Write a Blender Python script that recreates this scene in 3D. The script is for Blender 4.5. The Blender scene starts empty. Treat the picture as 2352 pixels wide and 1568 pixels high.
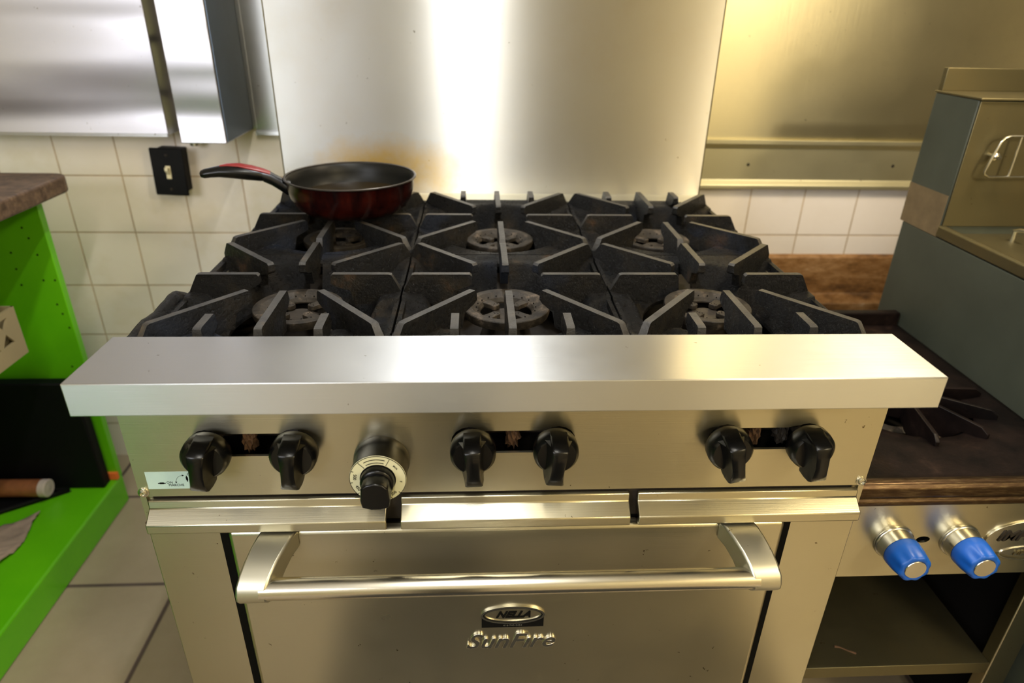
import bpy, bmesh, math, random
from mathutils import Vector, Matrix
from mathutils.geometry import tessellate_polygon
random.seed(7)
C = bpy.context.scene.collection
S = bpy.context.scene
PI = math.pi

# ------------------------------------------------------------------ camera
def look(yaw, pitch, roll):
    cy, sy, cp, sp = math.cos(yaw), math.sin(yaw), math.cos(pitch), math.sin(pitch)
    f = Vector((sy*cp, cy*cp, -sp)); r0 = Vector((cy, -sy, 0)); u0 = r0.cross(f)
    cr, sr = math.cos(roll), math.sin(roll)
    r = r0*cr + u0*sr; u = -r0*sr + u0*cr
    return Matrix((( r.x, u.x, -f.x), (r.y, u.y, -f.y), (r.z, u.z, -f.z)))
cam = bpy.data.cameras.new('camera'); co = bpy.data.objects.new('camera', cam); C.objects.link(co)
co.matrix_world = Matrix.Translation((-0.0433, -0.5838, 1.2648)) @ look(0.05891, 0.46081, 0.02155).to_4x4()
cam.sensor_width = 36; cam.lens = 1530.5*36/2352; cam.clip_start = .02
cam.dof.use_dof = True; cam.dof.focus_distance = 0.86; cam.dof.aperture_fstop = 3.8
S.camera = co
# ------------------------------------------------------------------ world, lights, exposure
w = bpy.data.worlds.new('world'); S.world = w; w.use_nodes = True
w.node_tree.nodes['Background'].inputs[0].default_value = (.70, .62, .50, 1)
w.node_tree.nodes['Background'].inputs[1].default_value = .3
S.view_settings.view_transform = 'Standard'; S.view_settings.look = 'None'
S.view_settings.gamma = 1; S.view_settings.exposure = 0.45
def area(name, loc, target, size, power, col, sy=None):
    l = bpy.data.lights.new(name, 'AREA'); l.energy = power; l.color = col; l.size = size
    if sy: l.shape = 'RECTANGLE'; l.size_y = sy
    o = bpy.data.objects.new(name, l); C.objects.link(o); o.location = loc
    d = Vector(target)-Vector(loc)
    o.rotation_euler = d.to_track_quat('-Z', 'Y').to_euler()
    return o
area('hood_tube_light', (-.075, .42, 1.95), (-.075, .42, 0), .04, 9, (.95, .97, 1), .55)
area('hood_bulb_light', (1.0, .25, 1.95), (.75, .35, 0), .3, 12, (1, .82, .56), .3)
area('ceiling_tube_light', (-.06, -1.2, 2.50), (-.06, -1.2, 0), .08, 21, (1, .96, .86), 1.6)
area('corner_fill_light', (1.9, -2.1, 2.4), (1.9, -2.1, 0), .3, 40, (1, .85, .56), .3)  # added unseen fill, brightens the corner that the right wall sheet reflects
area('window_light', (-1.5, -2.5, 1.7), (-.6, .8, .9), 1.6, 42, (.93, .94, 1), 1.1)

# ------------------------------------------------------------------ materials
def nt(name):
    m = bpy.data.materials.new(name); m.use_nodes = True
    t = m.node_tree; b = t.nodes['Principled BSDF']
    return m, t, b
def N(t, typ, **kw):
    n = t.nodes.new(typ)
    for k, v in kw.items():
        if k in n.inputs: n.inputs[k].default_value = v
        else: setattr(n, k, v)
    return n
def ramp(t, fac, stops):
    r = t.nodes.new('ShaderNodeValToRGB'); e = r.color_ramp.elements
    while len(e) < len(stops): e.new(.5)
    for i, (p, c) in enumerate(stops):
        e[i].position = p; e[i].color = (c[0], c[1], c[2], 1) if hasattr(c, '__len__') else (c, c, c, 1)
    t.links.new(fac, r.inputs[0]); return r.outputs[0]
def pos(t, scale=(1,1,1), loc=(0,0,0)):
    g = t.nodes.new('ShaderNodeNewGeometry'); m = t.nodes.new('ShaderNodeMapping')
    m.inputs['Scale'].default_value = scale; m.inputs['Location'].default_value = loc
    t.links.new(g.outputs['Position'], m.inputs[0]); return m.outputs[0]
def noise(t, vec, scale, detail=4, rough=.55):
    n = N(t, 'ShaderNodeTexNoise', Scale=scale, Detail=detail, Roughness=rough); t.links.new(vec, n.inputs['Vector'])
    return n.outputs['Fac']
def mixc(t, fac, a, b, mode='MIX'):
    m = t.nodes.new('ShaderNodeMix'); m.data_type = 'RGBA'; m.blend_type = mode
    for s, v in ((m.inputs[0], fac), (m.inputs[6], a), (m.inputs[7], b)):
        if hasattr(v, 'is_output'): t.links.new(v, s)
        elif hasattr(v, '__len__'): s.default_value = (*v[:3], 1)
        else: s.default_value = v
    return m.outputs[2]
def N2(t, o, k):
    m = N(t, 'ShaderNodeMath', operation='MULTIPLY'); t.links.new(o, m.inputs[0]); m.inputs[1].default_value = k; return m.outputs[0]
def bump(t, b, h, strength, dist=.001):
    n = N(t, 'ShaderNodeBump', Strength=strength, Distance=dist); t.links.new(h, n.inputs['Height'])
    t.links.new(n.outputs[0], b.inputs['Normal'])

def steel(name, col, rough=.32, aniso=.85, streak=(3, 60, 260), grime=(.42, .36, .20), gamt=.25, brush=.22, tang=(0, .3, 1), wav=None, spot=None):
    m, t, b = nt(name)
    b.inputs['Metallic'].default_value = 1
    v = pos(t, streak); n1 = noise(t, v, 4, 3)
    n2 = noise(t, pos(t), 5, 5, .6); n3 = noise(t, pos(t, loc=(3, 1, 7)), 60, 4, .7)
    g = ramp(t, n2, [(.48, 0), (.72, 1)])
    g2 = mixc(t, n3, g, (0, 0, 0))
    c = mixc(t, g2, col, tuple(col[i]*(1-gamt)+grime[i]*gamt for i in range(3)))
    c = mixc(t, ramp(t, n3, [(.27, 1), (.30, 0)]), c, (.12, .09, .05))
    if spot:   # a golden patch with its own ragged shape
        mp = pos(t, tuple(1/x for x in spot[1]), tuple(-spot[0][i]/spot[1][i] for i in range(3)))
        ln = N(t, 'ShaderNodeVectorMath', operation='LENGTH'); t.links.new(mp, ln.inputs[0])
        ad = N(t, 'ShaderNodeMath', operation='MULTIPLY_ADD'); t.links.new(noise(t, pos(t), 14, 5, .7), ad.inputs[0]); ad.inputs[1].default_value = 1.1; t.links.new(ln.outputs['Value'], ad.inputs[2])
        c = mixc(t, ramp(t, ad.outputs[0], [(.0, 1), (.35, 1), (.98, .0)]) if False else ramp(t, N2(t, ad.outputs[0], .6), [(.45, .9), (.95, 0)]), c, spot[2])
    t.links.new(c, b.inputs['Base Color'])
    mr = N(t, 'ShaderNodeMapRange'); mr.inputs[3].default_value = rough*.8; mr.inputs[4].default_value = rough*1.25
    t.links.new(n2, mr.inputs[0]); t.links.new(mr.outputs[0], b.inputs['Roughness'])
    b.inputs['Anisotropic'].default_value = aniso
    cv = N(t, 'ShaderNodeCombineXYZ')
    for i in range(3): cv.inputs[i].default_value = tang[i]
    t.links.new(cv.outputs[0], b.inputs['Tangent'])
    if wav:
        nw = noise(t, pos(t, wav[0]), wav[1], 1, .3)
        bb = N(t, 'ShaderNodeBump', Strength=1, Distance=wav[2]); t.links.new(nw, bb.inputs['Height'])
        b2 = N(t, 'ShaderNodeBump', Strength=brush, Distance=.0005); t.links.new(n1, b2.inputs['Height']); t.links.new(bb.outputs[0], b2.inputs['Normal'])
        t.links.new(b2.outputs[0], b.inputs['Normal'])
    else: bump(t, b, n1, brush, .0005)
    return m
def plain(name, col, rough=.5, metal=0, var=.15, vs=20, bs=0, bscale=200, spec=.5):
    m, t, b = nt(name)
    n = noise(t, pos(t), vs, 5, .6)
    t.links.new(mixc(t, n, tuple(x*(1-var) for x in col), tuple(min(1, x*(1+var)) for x in col)), b.inputs['Base Color'])
    b.inputs['Roughness'].default_value = rough; b.inputs['Metallic'].default_value = metal
    b.inputs['Specular IOR Level'].default_value = spec
    if bs: bump(t, b, noise(t, pos(t), bscale, 3), bs)
    return m
M = {}
M['front'] = steel('brushed_steel_front', (.53, .495, .37), .29, .74)
M['ledge'] = steel('brushed_steel_ledge', (.60, .61, .61), .36, .8, gamt=.1)
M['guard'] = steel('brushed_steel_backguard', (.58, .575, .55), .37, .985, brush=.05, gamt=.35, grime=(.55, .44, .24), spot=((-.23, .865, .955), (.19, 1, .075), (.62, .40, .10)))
M['wallsteel'] = steel('old_wall_steel', (.76, .70, .49), .34, .5, streak=(60, 60, 4), gamt=.35, grime=(.42, .38, .22))
M['rail'] = steel('dull_painted_rail', (.66, .62, .42), .5, 0, streak=(6, 60, 6), gamt=.3)
M['cabsteel'] = steel('wavy_cabinet_steel', (.52, .52, .56), .36, .3, gamt=.05, brush=.03, wav=((.45, 1, 3.4), 2.2, .035))
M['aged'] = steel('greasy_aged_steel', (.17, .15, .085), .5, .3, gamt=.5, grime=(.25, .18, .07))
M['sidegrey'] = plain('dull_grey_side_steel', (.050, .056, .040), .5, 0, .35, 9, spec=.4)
M['polish'] = steel('polished_steel_tube', (.72, .69, .60), .22, .3, brush=.03, gamt=.2)
M['bracket'] = steel('satin_cast_bracket', (.60, .58, .48), .38, .1, brush=.03, gamt=.4, grime=(.35, .30, .12))
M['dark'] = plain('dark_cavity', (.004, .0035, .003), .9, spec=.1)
M['soot'] = plain('sooty_metal', (.025, .02, .015), .55, 0, .6, 40, .4, 150, spec=.2)
M['knob'] = plain('black_plastic', (.003, .003, .003), .27, 0, .3, 60, .05, 500, spec=.35)
M['gapfill'] = plain('gap_shade_black', (.002, .002, .0015), .8, spec=.1)
M['black'] = plain('black_plastic_matt', (.002, .002, .0025), .6, 0, .3, 40, spec=.2)
M['blue'] = plain('blue_plastic', (.003, .085, .42), .42, 0, .1, 40)
M['chrome'] = plain('brushed_cap', (.62, .60, .52), .25, 1, .1, 60)
M['cream'] = plain('cream_dial', (.60, .58, .38), .4, 0, .08, 60)
M['ink'] = plain('black_ink', (.004, .004, .004), .6, spec=.12)
M['sticker'] = plain('pale_blue_sticker', (.45, .62, .58), .5, 0, .06, 30)
M['ivory'] = plain('ivory_plastic', (.75, .68, .45), .4)
M['beige'] = plain('beige_crate_plastic', (.30, .25, .14), .5, 0, .1, 20)
M['orange'] = plain('orange_plastic', (.75, .16, .03), .5)
M['pipe'] = plain('painted_olive_pipe', (.60, .56, .20), .4, 0, .2, 30)
M['paper'] = plain('crumpled_brown_paper', (.28, .21, .16), .8, 0, .4, 25, .8, 40)
M['capgrey'] = plain('pale_roller_end', (.50, .42, .36), .5)
M['pin'] = plain('brown_wood_roll', (.22, .08, .03), .4, 0, .4, 60)
M['rust'] = plain('rusty_crust', (.09, .045, .02), .9, 0, .6, 120, 1, 300)

def cast_iron():
    m, t, b = nt('greasy_cast_iron')
    n = noise(t, pos(t), 16, 5, .6); n2 = noise(t, pos(t, loc=(5, 2, 1)), 170, 6, .75)
    c = ramp(t, n, [(.3, (.0015, .0015, .0015)), (.52, (.004, .0035, .003)), (.64, (.013, .010, .006)), (.74, (.055, .030, .015))])
    n3 = noise(t, pos(t, loc=(1, 8, 3)), 7, 3); c = mixc(t, ramp(t, n3, [(.60, 0), (.72, .7)]), c, (.012, .017, .030))
    t.links.new(c, b.inputs['Base Color']); b.inputs['Metallic'].default_value = .0
    t.links.new(ramp(t, n2, [(.3, .16), (.7, .48)]), b.inputs['Roughness'])
    b.inputs['Specular IOR Level'].default_value = .2
    bump(t, b, n2, 1, .004); return m
M['iron'] = cast_iron()
def worn_iron():
    m, t, b = nt('rubbed_iron_edges')
    n = noise(t, pos(t), 30, 5, .6); n2 = noise(t, pos(t), 170, 6, .75)
    t.links.new(ramp(t, n, [(.35, (.010, .009, .008)), (.6, (.032, .029, .024)), (.75, (.07, .05, .03))]), b.inputs['Base Color'])
    b.inputs['Roughness'].default_value = .38; b.inputs['Specular IOR Level'].default_value = .45; bump(t, b, n2, .8, .002); return m
M['worn'] = worn_iron()
def burner_mat():
    m, t, b = nt('burner_iron')
    n = noise(t, pos(t), 45, 5, .7)
    t.links.new(ramp(t, n, [(.32, (.010, .008, .006)), (.55, (.030, .024, .017)), (.72, (.12, .09, .065))]), b.inputs['Base Color'])
    b.inputs['Roughness'].default_value = .6; b.inputs['Specular IOR Level'].default_value = .2
    bump(t, b, noise(t, pos(t), 250, 3), .6); return m
M['burner'] = burner_mat()
def green():
    m, t, b = nt('lime_green_paint')
    n = noise(t, pos(t), 8, 4)
    t.links.new(mixc(t, n, (.075, .38, .003), (.14, .52, .006)), b.inputs['Base Color'])
    b.inputs['Roughness'].default_value = .32; return m
M['green'] = green()
def laminate():
    m, t, b = nt('brown_stone_laminate')
    n = noise(t, pos(t, (1, 1, 1)), 55, 8, .75); n2 = noise(t, pos(t, (2, 9, 9)), 6, 5, .6)
    c = ramp(t, n, [(.35, (.03, .018, .010)), (.5, (.09, .055, .034)), (.68, (.20, .13, .07))])
    t.links.new(mixc(t, .4, c, ramp(t, n2, [(.35, (.04, .022, .012)), (.65, (.17, .11, .07))])), b.inputs['Base Color'])
    b.inputs['Roughness'].default_value = .45; b.inputs['Specular IOR Level'].default_value = .25; return m
M['laminate'] = laminate()
def pan_red():
    m, t, b = nt('dark_red_enamel')
    n = noise(t, pos(t, (6, 6, 1)), 8, 4)
    t.links.new(ramp(t, n, [(.35, (.004, .0006, .0006)), (.7, (.030, .003, .0012))]), b.inputs['Base Color'])
    b.inputs['Roughness'].default_value = .25; b.inputs['Coat Weight'].default_value = .05; b.inputs['Specular IOR Level'].default_value = .35; return m
M['panred'] = pan_red()
M['nonstick'] = plain('nonstick_coating', (.006, .006, .005), .38, 0, .3, 50, spec=.2)
M['redgrip'] = plain('red_grip_stripe', (.17, .012, .010), .35)
M['darkrim'] = plain('dark_worn_rim', (.07, .06, .05), .3, .7, .3, 60)
M['oil'] = plain('thin_dark_oil', (.02, .013, .005), .04)
def tiles(name, size, off, base, base2, grout, gw, axes, rough=.25, stain=None):
    m, t, b = nt(name)
    g = t.nodes.new('ShaderNodeNewGeometry'); sx = t.nodes.new('ShaderNodeSeparateXYZ'); t.links.new(g.outputs['Position'], sx.inputs[0])
    ds, ids = [], []
    for a, o in zip(axes, off):
        s = N(t, 'ShaderNodeMath', operation='SUBTRACT'); t.links.new(sx.outputs[a], s.inputs[0]); s.inputs[1].default_value = o
        d = N(t, 'ShaderNodeMath', operation='DIVIDE'); t.links.new(s.outputs[0], d.inputs[0]); d.inputs[1].default_value = size
        r = N(t, 'ShaderNodeMath', operation='ROUND'); t.links.new(d.outputs[0], r.inputs[0])
        q = N(t, 'ShaderNodeMath', operation='SUBTRACT'); t.links.new(d.outputs[0], q.inputs[0]); t.links.new(r.outputs[0], q.inputs[1])
        ab = N(t, 'ShaderNodeMath', operation='ABSOLUTE'); t.links.new(q.outputs[0], ab.inputs[0]); ds.append(ab.outputs[0])
        fl = N(t, 'ShaderNodeMath', operation='FLOOR'); t.links.new(d.outputs[0], fl.inputs[0]); ids.append(fl.outputs[0])
    mn = N(t, 'ShaderNodeMath', operation='MINIMUM'); t.links.new(ds[0], mn.inputs[0]); t.links.new(ds[1], mn.inputs[1])
    mask = ramp(t, mn.outputs[0], [(gw/size*.5, 1), (gw/size*.5+.012, 0)])
    cb = N(t, 'ShaderNodeCombineXYZ'); t.links.new(ids[0], cb.inputs[0]); t.links.new(ids[1], cb.inputs[1])
    wn = N(t, 'ShaderNodeTexWhiteNoise'); wn.noise_dimensions = '2D'; t.links.new(cb.outputs[0], wn.inputs['Vector'])
    n = noise(t, pos(t), 7, 6, .65)
    f = N(t, 'ShaderNodeMath', operation='MULTIPLY_ADD'); t.links.new(wn.outputs['Value'], f.inputs[0]); f.inputs[1].default_value = .35; t.links.new(n, f.inputs[2])
    c = mixc(t, ramp(t, f.outputs[0], [(.35, 0), (.9, 1)]), base, base2)
    if stain:
        n4 = noise(t, pos(t, loc=(9, 4, 2)), 3, 5, .7)
        c = mixc(t, ramp(t, n4, [(.52, 0), (.75, .7)]), c, stain)
    gn = noise(t, pos(t), 12, 4, .7)
    gc = mixc(t, ramp(t, gn, [(.4, 0), (.65, 1)]), grout, tuple(x*.7 for x in grout))
    t.links.new(mixc(t, mask, c, gc), b.inputs['Base Color'])
    t.links.new(ramp(t, mask, [(0, rough), (1, .8)]), b.inputs['Roughness'])
    inv = N(t, 'ShaderNodeMath', operation='SUBTRACT'); inv.inputs[0].default_value = 1; t.links.new(mask, inv.inputs[1])
    bump(t, b, inv.outputs[0], .5, .0015)
    return m
M['tile'] = tiles('white_wall_tile', .15, (-1.0983, .8666), (.92, .85, .77), (.86, .78, .68), (.58, .44, .28), .0018, (0, 2), .16, (.74, .64, .44))
M['floor'] = tiles('beige_floor_tile', .33, (-.773, .645), (.38, .31, .21), (.30, .24, .155), (.10, .07, .055), .006, (0, 1), .35)
M['plaster'] = plain('cream_painted_wall', (.70, .63, .44), .6, 0, .08, 3)
M['ceil'] = plain('ceiling_paint', (.60, .58, .52), .8, 0, .05, 3)
def brown():
    m, t, b = nt('grimy_brown_wall_base')
    n = noise(t, pos(t, (1, 1, 3)), 9, 7, .75)
    t.links.new(ramp(t, n, [(.30, (.06, .025, .007)), (.48, (.26, .12, .032)), (.62, (.42, .23, .09)), (.74, (.65, .50, .34))]), b.inputs['Base Color'])
    b.inputs['Roughness'].default_value = .6; bump(t, b, noise(t, pos(t), 60, 5), .8, .004); return m
M['brown'] = brown()
def hotplate():
    m, t, b = nt('burnt_black_hotplate')
    n = noise(t, pos(t), 14, 6, .7)
    t.links.new(ramp(t, n, [(.35, (.003, .002, .002)), (.6, (.010, .006, .005)), (.8, (.035, .02, .014))]), b.inputs['Base Color'])
    b.inputs['Roughness'].default_value = .45; b.inputs['Specular IOR Level'].default_value = .14
    bump(t, b, noise(t, pos(t), 180, 4), .4); return m
M['hot'] = hotplate()
def lipm():
    m, t, b = nt('burnt_bronze_lip')
    n = noise(t, pos(t, (3, 20, 20)), 12, 6, .7)
    t.links.new(ramp(t, n, [(.3, (.035, .018, .009)), (.5, (.065, .038, .018)), (.75, (.17, .12, .06))]), b.inputs['Base Color'])
    b.inputs['Roughness'].default_value = .35; b.inputs['Metallic'].default_value = .8; return m
M['lip'] = lipm()
def flame():
    m, t, b = nt('blue_gas_flame')
    b.inputs['Base Color'].default_value = (.1, .15, .8, 1); b.inputs['Emission Color'].default_value = (.25, .3, 1, 1)
    b.inputs['Emission Strength'].default_value = 1.2; b.inputs['Alpha'].default_value = .7; return m
M['flame'] = flame()

# ------------------------------------------------------------------ mesh helpers
def link(name, bm, mat, parent=None, smooth=False, bevel=0, seg=2, angle=35):
    me = bpy.data.meshes.new(name); bmesh.ops.recalc_face_normals(bm, faces=bm.faces); bm.to_mesh(me); bm.free()
    if isinstance(mat, (list, tuple)):
        for x in mat: me.materials.append(x)
    else: me.materials.append(mat)
    o = bpy.data.objects.new(name, me); C.objects.link(o)
    if parent: o.parent = parent
    if bevel:
        b = o.modifiers.new('bevel', 'BEVEL'); b.width = bevel; b.segments = seg; b.limit_method = 'ANGLE'; b.angle_limit = math.radians(30)
        b.harden_normals = False
    if smooth or bevel:
        for p in me.polygons: p.use_smooth = True
        me.set_sharp_from_angle(angle=math.radians(angle))
    return o
def thing(name, label, cat, loc=(0, 0, 0), rz=0, group=None):
    o = bpy.data.objects.new(name, None); C.objects.link(o); o.location = loc; o.rotation_euler = (0, 0, rz)
    o.empty_display_size = .05
    return tag(o, label, cat, group)
def tag(o, label, cat, group=None):
    o['label'] = label; o['category'] = cat
    if group: o['group'] = group
    return o
def struct(o): o['kind'] = 'structure'; return o
def box(bm, x0, x1, y0, y1, z0, z1, mi=0, mtx=None):
    v = [bm.verts.new(Vector((x, y, z)) if mtx is None else mtx @ Vector((x, y, z))) for x in (x0, x1) for y in (y0, y1) for z in (z0, z1)]
    for f in ((0,1,3,2),(4,6,7,5),(0,4,5,1),(2,3,7,6),(0,2,6,4),(1,5,7,3)):
        fc = bm.faces.new([v[i] for i in f]); fc.material_index = mi
    return v
def B(*boxes):
    bm = bmesh.new()
    for b in boxes: box(bm, *b)
    return bm
def prism(bm, pts, a0, a1, axis, mi=0, mtx=None):
    """polygon pts in the plane normal to axis (0:x -> (y,z); 1:y -> (x,z); 2:z -> (x,y)), from a0 to a1"""
    def mk(p, a):
        v = Vector((a, p[0], p[1])) if axis == 0 else Vector((p[0], a, p[1])) if axis == 1 else Vector((p[0], p[1], a))
        return mtx @ v if mtx is not None else v
    A = [bm.verts.new(mk(p, a0)) for p in pts]; Bv = [bm.verts.new(mk(p, a1)) for p in pts]
    n = len(pts)
    bm.faces.new(A).material_index = mi; bm.faces.new(Bv[::-1]).material_index = mi
    for i in range(n): bm.faces.new((A[i], A[(i+1) % n], Bv[(i+1) % n], Bv[i])).material_index = mi
def plate(bm, outer, holes, a0, a1, mi=0):
    """plate in XZ plane with holes, between y=a0 and a1"""
    loops = [outer]+holes
    tri = tessellate_polygon([[Vector((p[0], p[1], 0)) for p in l] for l in loops])
    flat = [p for l in loops for p in l]
    A = [bm.verts.new((p[0], a0, p[1])) for p in flat]; Bv = [bm.verts.new((p[0], a1, p[1])) for p in flat]
    for t in tri:
        try:
            bm.faces.new([A[i] for i in t]).material_index = mi; bm.faces.new([Bv[i] for i in t[::-1]]).material_index = mi
        except ValueError: pass
    k = 0
    for l in loops:
        n = len(l)
        for i in range(n):
            bm.faces.new((A[k+i], A[k+(i+1) % n], Bv[k+(i+1) % n], Bv[k+i])).material_index = mi
        k += n
def lathe(bm, prof, n=32, mtx=None, mi=0, closed=False):
    """profile [(r, h)] about local Z"""
    rings = []
    for r, h in prof:
        if r < 1e-6: rings.append([bm.verts.new(mtx @ Vector((0, 0, h)) if mtx is not None else (0, 0, h))])
        else:
            rings.append([bm.verts.new((mtx if mtx is not None else Matrix()) @ Vector((r*math.cos(2*PI*i/n), r*math.sin(2*PI*i/n), h))) for i in range(n)])
    pairs = list(zip(rings, rings[1:]))
    if closed: pairs.append((rings[-1], rings[0]))
    for a, b in pairs:
        for i in range(n):
            j = (i+1) % n
            if len(a) == 1 and len(b) == 1: break
            if len(a) == 1: f = (a[0], b[j], b[i])
            elif len(b) == 1: f = (a[i], a[j], b[0])
            else: f = (a[i], a[j], b[j], b[i])
            bm.faces.new(f).material_index = mi
def tube(bm, path, r, n=12, mi=0, cap=True, closed=False):
    path = [Vector(p) for p in path]; rs = r if hasattr(r, '__len__') else [r]*len(path)
    rings = []; up = None; m = len(path)
    for i, p in enumerate(path):
        if closed: d = (path[(i+1) % m]-path[i-1]).normalized()
        else: d = (path[min(i+1, m-1)]-path[max(i-1, 0)]).normalized()
        if up is None: up = Vector((0, 0, 1)) if abs(d.z) < .9 else Vector((1, 0, 0))
        a = d.cross(up).normalized(); b = a.cross(d).normalized(); up = b
        rings.append([bm.verts.new(p+(a*math.cos(2*PI*k/n)+b*math.sin(2*PI*k/n))*rs[i]) for k in range(n)])
    pr = list(zip(rings, rings[1:]))
    if closed: pr.append((rings[-1], rings[0]))
    for A, Bv in pr:
        for k in range(n):
            bm.faces.new((A[k], A[(k+1) % n], Bv[(k+1) % n], Bv[k])).material_index = mi
    if cap and not closed:
        bm.faces.new(rings[0][::-1]).material_index = mi; bm.faces.new(rings[-1]).material_index = mi
def text_bm(s, size, mtx, depth=.0004, shear=0, spacing=1.0, offset=0, bev=0):
    cu = bpy.data.curves.new('t', 'FONT'); cu.body = s; cu.size = size; cu.extrude = depth; cu.shear = shear
    cu.align_x = 'CENTER'; cu.align_y = 'CENTER'; cu.space_character = spacing; cu.offset = offset; cu.bevel_depth = bev
    cu.resolution_u = 4
    o = bpy.data.objects.new('t', cu); C.objects.link(o); bpy.context.view_layer.update()
    dg = bpy.context.evaluated_depsgraph_get(); me = bpy.data.meshes.new_from_object(o.evaluated_get(dg))
    bm = bmesh.new(); bm.from_mesh(me); bmesh.ops.transform(bm, matrix=mtx, verts=bm.verts)
    bpy.data.objects.remove(o); bpy.data.curves.remove(cu); bpy.data.meshes.remove(me)
    for f in bm.faces: f.material_index = 0
    return bm
def join(bm, other):
    me = bpy.data.meshes.new('j'); other.to_mesh(me); other.free(); bm.from_mesh(me); bpy.data.meshes.remove(me)
FACE = Matrix(((1,0,0,0),(0,0,-1,0),(0,1,0,0),(0,0,0,1)))     # local XY -> world XZ, local +Z -> world -Y
def onface(x, y, z, rot=0): return Matrix.Translation((x, y, z)) @ FACE @ Matrix.Rotation(rot, 4, 'Z')
def copy_part(o, parent):
    c = o.copy(); C.objects.link(c); c.parent = parent; return c

# ------------------------------------------------------------------ room
struct(link('floor', B((-2.6, 2.4, -2.6, 1.3, -.1, 0)), M['floor']))
struct(link('ceiling', B((-2.6, 2.4, -2.6, 1.3, 2.55, 2.65)), M['ceil']))
struct(link('wall_back', B((-2.6, 2.4, 1.179, 1.3, 0, 2.55)), M['tile']))
struct(link('wall_left', B((-2.7, -2.6, -2.6, 1.3, 0, 2.55)), M['plaster']))
struct(link('wall_right', B((2.4, 2.5, -2.6, 1.3, 0, 2.55)), M['plaster']))
struct(link('wall_front', B((-2.6, 2.4, -2.7, -2.6, 0, 2.55)), M['plaster']))
# grimy wall base on the right (bare masonry below the tiles, with a small ledge)
bm = bmesh.new(); prism(bm, [(1.179, .663), (1.166, .655), (1.168, .545), (1.13, .53), (1.13, .45), (1.179, .45)], .62, 2.39, 0)
struct(link('trim_1', bm, M['brown'], bevel=.003))

# steel sheet on the wall, left piece and right piece
o = link('steel_wall_sheet', B((-.590, -.30, 1.170, 1.179, .982, 2.3)), M['ledge'])
bm = bmesh.new(); prism(bm, [(1.179, .984), (1.160, .984), (1.158, .975), (1.179, .972)], -.59, -.30, 0); join(bm, bmesh.new())
tag(o, 'narrow steel wall sheet left of the tall steel back panel', 'wall sheet')
link('bottom_lip', bm, M['ledge'], o)
o = link('steel_wall_sheet', B((-.29, 2.3, 1.168, 1.179, .974, 2.3)), M['wallsteel'])
tag(o, 'large yellowed steel wall sheet above the wall rail on the right', 'wall sheet')
r = thing('wall_rail', 'greasy horizontal steel rail screwed to the tiled wall on the right', 'rail', (.8, 1.179, .85))
bm = bmesh.new(); prism(bm, [(0, .118), (-.016, .120), (-.024, .128), (-.024, .116), (-.012, .104), (-.010, .022), (-.022, .010), (-.022, 0), (0, 0)], -.5, 1.5, 0)
link('channel', bm, M['rail'], r, bevel=.0015)
for x in (-.125, .27, .66):
    bm = bmesh.new(); lathe(bm, [(0, .003), (.003, .0025), (.0045, 0)], 16, onface(x, -.0105, .062)); link('screw', bm, M['soot'], r, True)

# wall mounted steel cabinet, upper left
wc = thing('wall_cabinet', 'wide wavy steel wall cabinet at the upper left', 'cabinet', (-1.3, 1.179, .985))
link('body', B((-.6, .533, -.10, 0, .0, .9)), M['cabsteel'], wc, bevel=.002)
link('bottom_edge', B((-.6, .531, -.103, -.095, -.003, .004)), M['ledge'], wc)
# pipe between the cabinets
pp = thing('conduit_pipe', 'olive conduit pipe running down the wall between the two steel cabinets', 'pipe', (-.738, 1.15, .985))
bm = bmesh.new(); tube(bm, [(0, 0, .0), (0, 0, 1.0)], .0125, 16); link('tube', bm, M['pipe'], pp, True)
for z in (.075, .20, .45):
    bm = bmesh.new(); lathe(bm, [(.0125, 0), (.0155, 0), (.0155, .006), (.013, .008), (.0155, .010), (.0155, .016), (.0125, .016)], 16, Matrix.Translation((0, 0, z))); link('pipe_clamp', bm, M['soot'], pp, True)
bm = bmesh.new(); lathe(bm, [(.0, -.035), (.012, -.035), (.012, -.025), (.016, -.025), (.016, -.012), (.013, -.010), (.013, 0), (.015, .002), (.015, .018), (.0, .018)], 12); link('connector', bm, M['chrome'], pp, True)
# narrow steel box
bx = thing('electrical_box', 'tall narrow steel box on the wall beside the pipe, with a dark side', 'box', (-.65, 1.179, .985))
link('body', B((-.05, .05, -.20, 0, 0, .9)), M['cabsteel'], bx, bevel=.002)
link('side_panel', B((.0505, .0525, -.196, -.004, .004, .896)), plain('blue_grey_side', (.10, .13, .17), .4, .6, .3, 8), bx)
link('mounting_flange', B((.053, .062, -.012, -.001, .005, .9)), M['ledge'], bx)
# switch
sw = thing('light_switch', 'black wall switch plate with a worn ivory toggle on the white tiles', 'light switch', (-.806, 1.179, .888))
sw.rotation_euler = (0, math.radians(2), 0)
bm = bmesh.new(); box(bm, -.030, .032, -.045, 0, -.052, .055); link('back_box', bm, M['black'], sw, bevel=.003)
bm = bmesh.new(); box(bm, -.040, .040, -.053, -.045, -.058, .058); link('cover_plate', bm, M['black'], sw, bevel=.003)
bm = bmesh.new(); prism(bm, [(-.052, -.010), (-.066, .006), (-.066, .014), (-.052, .010)], -.004, .004, 0); prism(bm, [(-.052, -.016), (-.055, -.016), (-.055, .016), (-.052, .016)], -.006, .006, 0); link('toggle', bm, M['ivory'], sw, bevel=.001)
for z in (-.042, .042):
    bm = bmesh.new(); lathe(bm, [(0, .002), (.003, .0015), (.004, 0)], 12, onface(0, -.053, z)); link('screw', bm, M['soot'], sw, True)

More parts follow.
